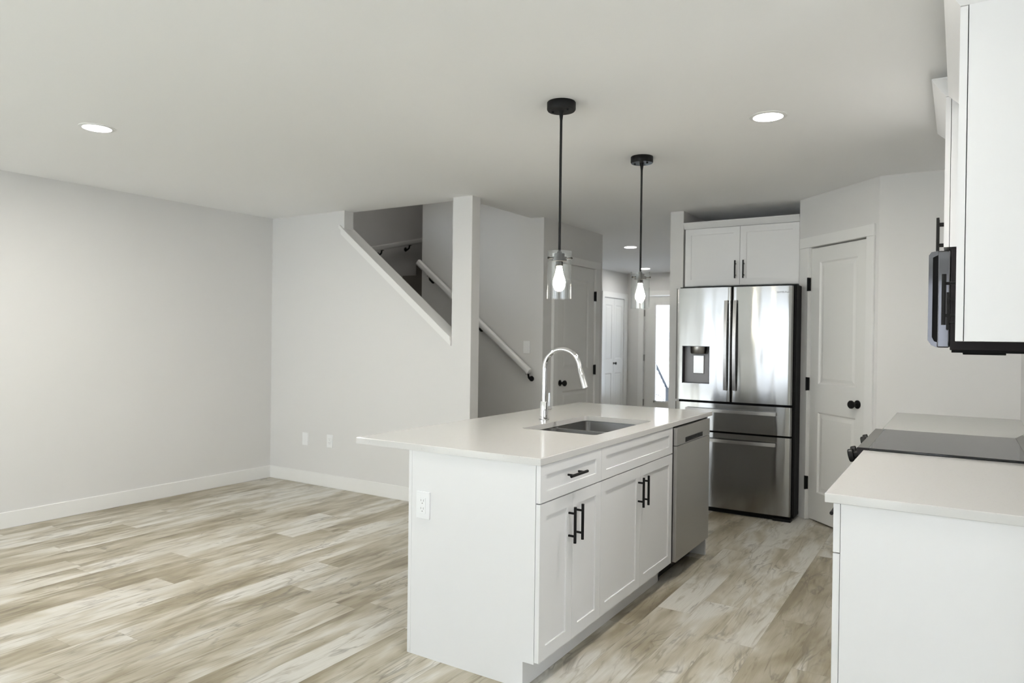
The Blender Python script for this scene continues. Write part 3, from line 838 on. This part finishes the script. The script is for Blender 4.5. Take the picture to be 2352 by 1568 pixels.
MB().box(-0.345, -0.301, ry0 + 0.004, ry1 - 0.004, 0.24, 0.822, 0.004).build('oven_door', M_range, rg)
MB().tube([(-0.40, ry0 + 0.06, 0.775), (-0.40, ry1 - 0.06, 0.775)], 0.012, 14).tube([(-0.345, ry0 + 0.10, 0.775), (-0.40, ry0 + 0.10, 0.775)], 0.009, 10).tube([(-0.345, ry1 - 0.10, 0.775), (-0.40, ry1 - 0.10, 0.775)], 0.009, 10).build('handle', M_range, rg)
MB().box(-0.340, -0.301, ry0 + 0.004, ry1 - 0.004, 0.05, 0.232, 0.004).build('drawer', M_range, rg)
for y in (3.50, 3.60, 3.99, 4.09):
    MB(Matrix.Translation((-0.362, y, 0.883)) @ Matrix.Rotation(math.radians(-14), 4, 'Y')).lathe((0, 0, 0), [(0.024, 0.004), (0.024, -0.008), (0.017, -0.010), (0.017, -0.030), (0.029, -0.032), (0.029, -0.050), (0.026, -0.053), (0, -0.053)], 24, 'x').build('knob', M_black, rg)

# upper cabinets
FU = lambda x, y, z: frame((x, y, z), (0, -1, 0), (1, 0, 0))
def crown(mb, xf, y0, y1, zb, zt, out=0.05):
    """flared crown along the front (face X=xf) with a return on the near end and on the far end"""
    n_ = [(xf, y0, zb), (xf, y1, zb), (XR - 0.003, y1, zb), (XR - 0.003, y0, zb)]
    t_ = [(xf - out, y0 - out, zt), (xf - out, y1 + out, zt), (XR - 0.003, y1 + out, zt), (XR - 0.003, y0 - out, zt)]
    t2 = [(p[0], p[1], zt + 0.008) for p in t_]
    b0 = [(p[0], p[1], zb - 0.0) for p in n_]
    vs = b0 + t_ + t2
    fs = [[0, 1, 5, 4], [1, 2, 6, 5], [3, 0, 4, 7], [4, 5, 9, 8], [5, 6, 10, 9], [7, 4, 8, 11], [2, 3, 7, 11, 10, 6], [8, 9, 10, 11], [0, 3, 2, 1]]
    mb.add(vs, fs)
def upper(y0, y1, xf, zb, zt, label, crown_z, nd, hl_z, near_gap=True):
    c = thing('wall_cabinet', (XR, (y0 + y1) / 2, zb), label, 'cabinet', 'wall cabinets along the right wall')
    MB().box(xf + 0.002, XR - 0.002, y0, y1, zb, zt).build('carcass', M_cab, c)
    w = (y1 - y0 - 0.002) / nd
    for k in range(nd):
        front(c, 'door', FU(xf, y0 + 0.001 + w * (k + 1) - 0.001, zb), w - 0.002, zt - zb - 0.002, handle=((w - 0.032) if k else 0.032, hl_z, False))
    m = MB(); crown(m, xf - 0.019, y0 - 0.001, y1 + (0 if near_gap else 0.001), *crown_z); m.build('crown_moulding', M_cab, c)
    return c
c = thing('wall_cabinet', (XR, 2.9, 1.388), 'tall white wall cabinet in the right foreground with a dark bar handle', 'cabinet', 'wall cabinets along the right wall')
MB().box(0.0105, XR - 0.002, 2.380, 3.415, 1.388, 2.338).build('carcass', M_cab, c)
wd = 1.035 / 2
front(c, 'door', FU(0.008, 2.380 + wd - 0.001, 1.388), wd - 0.002, 0.948, handle=(wd - 0.07, 0.122, False))
front(c, 'door', FU(0.008, 3.414, 1.388), wd - 0.002, 0.948, handle=(0.07, 0.122, False))
m = MB(); crown(m, -0.011, 2.379, 3.415 - 0.05, 2.338, 2.392, 0.042); m.build('crown_moulding', M_cab, c)
upper(3.420, 4.185, -0.042, 1.776, 2.395, 'deeper white wall cabinet mounted above the black microwave', (2.395, 2.452, 0.05), 2, 0.100)

# microwave
mw = thing('microwave', (0.1, 3.8, 1.345), 'black over-the-range microwave under the right wall cabinets', 'microwave')
my0, my1 = 3.422, 4.183
MB().box(-0.034, XR - 0.004, my0, my1, 1.352, 1.772, 0.003).build('body', M_dark, mw)
vb = MB().box(-0.028, XR - 0.03, my0 + 0.02, my1 - 0.02, 1.342, 1.352)
vb.box(0.012, 0.16, my0 + 0.06, my1 - 0.06, 1.334, 1.342, 0.002)
vb.build('underside_vent', M_rub, mw)
dm = MB().box(-0.080, -0.036, my0, my1 - 0.002, 1.362, 1.762, 0.005).build('door', M_mwsteel, mw)
h = MB()
h.prism([(-0.080, 1.362), (-0.100, 1.372), (-0.113, 1.392), (-0.113, 1.745), (-0.104, 1.758), (-0.080, 1.762), (-0.080, 1.745), (-0.098, 1.735), (-0.098, 1.405), (-0.090, 1.388), (-0.080, 1.384)], 'y', my0 + 0.004, my0 + 0.032)
h.build('handle', M_mwsteel, mw)
MB().box(-0.098, -0.080, my0 + 0.016, my0 + 0.028, 1.384, 1.745).build('handle_recess', M_rub, mw)
MB().box(-0.0806, -0.080, my0 + 0.21, my1 - 0.05, 1.41, 1.71).build('door_window', M_gloss, dm)

# cabinet over the refrigerator
fc = thing('wall_cabinet', (-1.56, 6.3, 1.838), 'white two-door cabinet built in above the refrigerator', 'cabinet')
MB().box(-2.028, -1.086, 6.021, 6.655, 1.838, 2.335).build('carcass', M_cab, fc)
FF = lambda x, z: frame((x, 6.019, z), (1, 0, 0), (0, 1, 0))
fwid = (2.022 - 1.090) / 2
front(fc, 'door', FF(-2.022, 1.842), fwid - 0.0015, 0.488, handle=(fwid - 0.033, 0.128, False))
front(fc, 'door', FF(-2.022 + fwid + 0.0015, 1.842), fwid - 0.0015, 0.488, handle=(0.033, 0.128, False))
MB().prism([(5.999, 2.334), (5.965, 2.378), (5.965, 2.386), (6.10, 2.386), (6.10, 2.334)], 'x', -2.034, -1.087).build('crown_moulding', M_cab, fc)

# ------------------------------------------------------------------ refrigerator
fr = thing('refrigerator', (-1.52, 6.0, 0), 'stainless steel four-door refrigerator with a water dispenser', 'refrigerator')
FX0, FX1, FY = -1.975, -1.066, 5.655
def bulge(x):
    t_ = (x - (FX0 + FX1) / 2) / ((FX1 - FX0) / 2)
    return 0.010 * (1 - t_ * t_)
def fpanel(x0, x1, z0, z1, hole=None, depth=0.065, r=0.012, n_=22):
    """front skin with gentle bow, rounded vertical edges, optional rectangular hole (built as a grid)"""
    xs_ = []
    for k in range(7):
        a_ = PI / 2 * k / 6
        xs_.append((x0 + r - r * math.cos(a_), r - r * math.sin(a_)))
    a0, a1 = x0 + r, x1 - r
    grid = sorted(set([a0 + (a1 - a0) * k / n_ for k in range(1, n_)] + ([hole[0], hole[1]] if hole else [])))
    xs_ += [(x, 0) for x in grid]
    xs_ += [(x1 - (p[0] - x0), p[1]) for p in reversed(xs_[:7])]
    zs_ = [z0, z1] if not hole else [z0, hole[2], hole[3], z1]
    Yf = lambda p: FY - bulge(p[0]) + p[1]
    m_ = MB(); vs, fs, s_ = [], [], []
    nx = len(xs_)
    for z in zs_:
        for p in xs_: vs.append((p[0], Yf(p), z))
    for j in range(len(zs_) - 1):
        for i in range(nx - 1):
            if hole and j == 1 and xs_[i][0] >= hole[0] - 1e-6 and xs_[i + 1][0] <= hole[1] + 1e-6: continue
            fs.append([j * nx + i, j * nx + i + 1, (j + 1) * nx + i + 1, (j + 1) * nx + i]); s_.append(True)
    m_.add(vs, fs, s_)
    yb = FY + depth
    for z, fl in ((z0, 0), (z1, 1)):
        m_.add([(p[0], Yf(p), z) for p in xs_] + [(x1, yb, z), (x0, yb, z)], [list(range(nx + 2))])
    m_.add([(x0, FY + r, z0), (x0, yb, z0), (x0, yb, z1), (x0, FY + r, z1)], [(0, 1, 2, 3)])
    m_.add([(x1, FY + r, z0), (x1, yb, z0), (x1, yb, z1), (x1, FY + r, z1)], [(0, 1, 2, 3)])
    m_.add([(x0, yb, z0), (x1, yb, z0), (x1, yb, z1), (x0, yb, z1)], [(0, 1, 2, 3)])
    return m_
MB().box(FX0 + 0.006, FX1 + 0.012, FY + 0.075, 5.925, 0.02, 1.812, 0.003).box(FX0 + 0.006, -1.092, 5.925, 6.45, 0.02, 1.808).build('cabinet_body', M_rub, fr)
MB().box(FX0 + 0.012, FX1 + 0.004, FY + 0.064, FY + 0.077, 0.05, 1.805).build('gasket', M_rub, fr)
MB().box(FX0 + 0.02, FX1 - 0.01, FY + 0.05, FY + 0.10, 0.0, 0.045).box(FX1 - 0.13, FX1 - 0.0, FY + 0.02, FY + 0.09, 0.0, 0.022).build('toe_grille', M_rub, fr)
XM = -1.520
hole = (-1.917, -1.692, 1.028, 1.329)
dl = fpanel(FX0, XM - 0.004, 0.893, 1.799, hole).build('door', M_fridge, fr)
drr = fpanel(XM + 0.004, FX1, 0.893, 1.799).build('door', M_fridge, fr)
d1 = fpanel(FX0, FX1, 0.657, 0.874).build('drawer', M_fridge, fr)
d2 = fpanel(FX0, FX1, 0.047, 0.642).build('freezer_drawer', M_fridge, fr)
# dispenser
hx0, hx1, hz0, hz1 = hole
yb = FY + 0.060
q = MB()
q.box(hx0, hx0 + 0.003, FY - 0.006, yb, hz0, hz1).box(hx1 - 0.003, hx1, FY - 0.008, yb, hz0, hz1).box(hx0, hx1, FY - 0.006, yb, hz1 - 0.003, hz1).box(hx0, hx1, FY - 0.006, yb, hz0, hz0 + 0.003)
dp = q.build('dispenser_recess', M_dark, dl)
MB().box(hx0 + 0.003, hx1 - 0.003, yb - 0.006, yb, hz0 + 0.003, hz1 - 0.003).build('dispenser_back', M_grey, dl)
MB().lathe((-1.79, FY + 0.034, hz1 - 0.062), [(0.060, 0.0), (0.068, 0.008), (0.070, 0.058)], 32).build('dispenser_spout', M_dw, dl)
MB().box(-1.842, -1.752, yb - 0.018, yb - 0.006, 1.105, 1.255, 0.004).build('dispenser_paddle', M_dw, dl)
# long bowed handles
def bowed(p0, p1, out, w, t_, axis):
    vs, fs = [], []
    n_ = 20
    p0, p1 = Vector(p0), Vector(p1)
    for k in range(n_ + 1):
        f_ = k / n_
        c_ = p0.lerp(p1, f_)
        y = c_.y - out - 0.020 * math.sin(PI * f_)
        e_ = max(0, 1 - min(f_, 1 - f_) / 0.03)
        ww = w * (1 - 0.10 * math.sin(PI * f_))
        for du, dy in ((-ww / 2, 0), (ww / 2, 0), (ww / 2, t_), (-ww / 2, t_)):
            if axis == 'z': vs.append((c_.x + du, y + dy, c_.z))
            else: vs.append((c_.x, y + dy, c_.z + du))
    for k in range(n_):
        for i in range(4): fs.append([4 * k + i, 4 * k + (i + 1) % 4, 4 * k + 4 + (i + 1) % 4, 4 * k + 4 + i])
    fs += [[0, 1, 2, 3], [4 * n_ + i for i in range(4)][::-1]]
    m_ = MB().add(vs, fs)
    for f_ in (0.012, 0.988):
        c_ = p0.lerp(p1, f_)
        hw, hh = (w * 0.42, 0.012) if axis == 'z' else (0.012, w * 0.42)
        m_.box(c_.x - hw, c_.x + hw, c_.y - out, FY - 0.002, c_.z - hh, c_.z + hh)
    return m_
bowed((XM - 0.040, FY - 0.008, 0.985), (XM - 0.040, FY - 0.008, 1.692), 0.030, 0.026, 0.016, 'z').build('handle', M_handle, dl)
bowed((XM + 0.030, FY - 0.008, 0.985), (XM + 0.030, FY - 0.008, 1.692), 0.030, 0.026, 0.016, 'z').build('handle', M_handle, drr)
bowed((FX0 + 0.10, FY - 0.004, 0.820), (FX1 - 0.11, FY - 0.004, 0.820), 0.030, 0.028, 0.014, 'x').build('handle', M_handle, d1)
bowed((FX0 + 0.10, FY - 0.004, 0.585), (FX1 - 0.11, FY - 0.004, 0.585), 0.030, 0.028, 0.014, 'x').build('handle', M_handle, d2)
# maker's name on the right door
fc_ = bpy.data.curves.new('maker_name', 'FONT'); fc_.body = 'SAMSUNG'; fc_.size = 0.021; fc_.extrude = 0.0004; fc_.align_x = 'CENTER'
tmp = bpy.data.objects.new('maker_name_curve', fc_); scene.collection.objects.link(tmp)
me = bpy.data.meshes.new_from_object(tmp.evaluated_get(bpy.context.evaluated_depsgraph_get()))
bpy.data.objects.remove(tmp)
nm = MB(frame((-1.136, FY - bulge(-1.136) - 0.0010, 1.744), (1, 0.037, 0), (-0.037, 1, 0)) @ Matrix.Rotation(PI / 2, 4, 'X'))
nm.add([v.co.copy() for v in me.vertices], [list(p.vertices) for p in me.polygons])
nm.build('lettering', M_grey, drr)

# ------------------------------------------------------------------ pendants
def pendant(x, y, label):
    t = thing('pendant_lamp', (x, y, C), label, 'pendant lamp', 'pendant lamps over the island')
    MB().lathe((x, y, C), [(0.066, -0.0), (0.068, -0.003), (0.068, -0.034), (0.064, -0.040), (0.012, -0.0405)], 40).build('canopy', M_black, t)
    for s in (-1, 1): MB().lathe((x + s * 0.040, y - 0.012, C - 0.040), [(0.006, 0), (0.006, -0.008), (0, -0.009)], 12).build('screw', M_black, t)
    st_ = MB().tube([(x, y, C - 0.040), (x, y, C - 0.055), (x, y, C - 0.085), (x, y, 1.776)], [0.013, 0.010, 0.0062, 0.0062], 14)
    st_.build('stem', M_black, t)
    MB().lathe((x, y, 1.745), [(0.019, -0.001), (0.035, 0.0), (0.035, 0.020), (0.025, 0.0205), (0.025, 0.036), (0.0125, 0.037), (0.010, 0.046)], 32).build('fitter', M_bronze, t)
    for k in range(3):
        a_ = math.radians(4 + 120 * k)
        d_ = Vector((math.cos(a_), math.sin(a_), 0)); c_ = Vector((x, y, 1.757))
        MB().tube([c_ + d_ * 0.034, c_ + d_ * 0.064], 0.003, 10).tube([c_ + d_ * 0.0595, c_ + d_ * 0.064, c_ + d_ * 0.067], [0.0055, 0.0055, 0.003], 12).build('set_screw', M_bronze, t)
    MB().lathe((x, y, 1.722), [(0.0165, 0.0), (0.0175, 0.002), (0.0175, 0.022), (0.0165, 0.024)], 24).build('socket', M_bronze, t)
    MB().lathe((x, y, 1.722), [(0.0125, 0.0), (0.0135, -0.010), (0.0175, -0.030), (0.0260, -0.058), (0.0300, -0.074), (0.0285, -0.090), (0.0200, -0.104), (0.0080, -0.112), (0.0, -0.113)], 32).build('bulb', M_bulb, t)
    R1, R2 = 0.0575, 0.0550
    MB().lathe((x, y, 1.567), [(R1, 0.0), (R1, 0.225), (R2, 0.225), (R2, 0.0)], 48, closed=True).build('glass_shade', M_glass, t)
    return t
pendant(-1.609, 2.96, 'black pendant lamp with clear glass cylinder, nearer one over the island')
pendant(-1.660, 4.093, 'black pendant lamp with clear glass cylinder, farther one over the island')

# ------------------------------------------------------------------ recessed ceiling lights
def down(x, y, label, r=0.071, power=24, C=C):
    t = thing('ceiling_light', (x, y, C), label, 'ceiling light', 'round recessed ceiling lights')
    MB().lathe((x, y, C), [(r + 0.018, 0.0), (r + 0.018, -0.003), (r, -0.006), (r, -0.002)], 40).build('trim_ring', M_trim, t)
    MB().lathe((x, y, C), [(r, -0.002), (r, -0.0055), (0.0, -0.0065)], 40).build('diffuser', M_disc, t)
    d = bpy.data.lights.new('lamp_glow', 'AREA'); d.shape = 'DISK'; d.size = 2 * r; d.energy = power; d.color = (1.0, 0.96, 0.89)
    o = bpy.data.objects.new('lamp_glow', d); o.location = (x, y, C - 0.012); scene.collection.objects.link(o)
    return t
down(-3.990, 2.057, 'round flat ceiling light over the living room at the left')
down(-0.820, 3.656, 'round flat ceiling light above the aisle between island and range', power=13)
down(-0.820, 2.080, 'added round ceiling light, out of view above the near end of the aisle', power=7)  # unseen lamp added to lift the island fronts and the aisle
down(-3.399, 8.053, 'round ceiling light in the hall, nearer of the two', power=4.2)
down(-4.225, 10.62, 'round ceiling light in the hall, nearer the front door', power=4.2)
down(-4.3, 5.25, 'added unseen round ceiling light high above the stairs, upstairs', power=5, C=5.2)  # unseen lamp added to brighten the dark stairwell
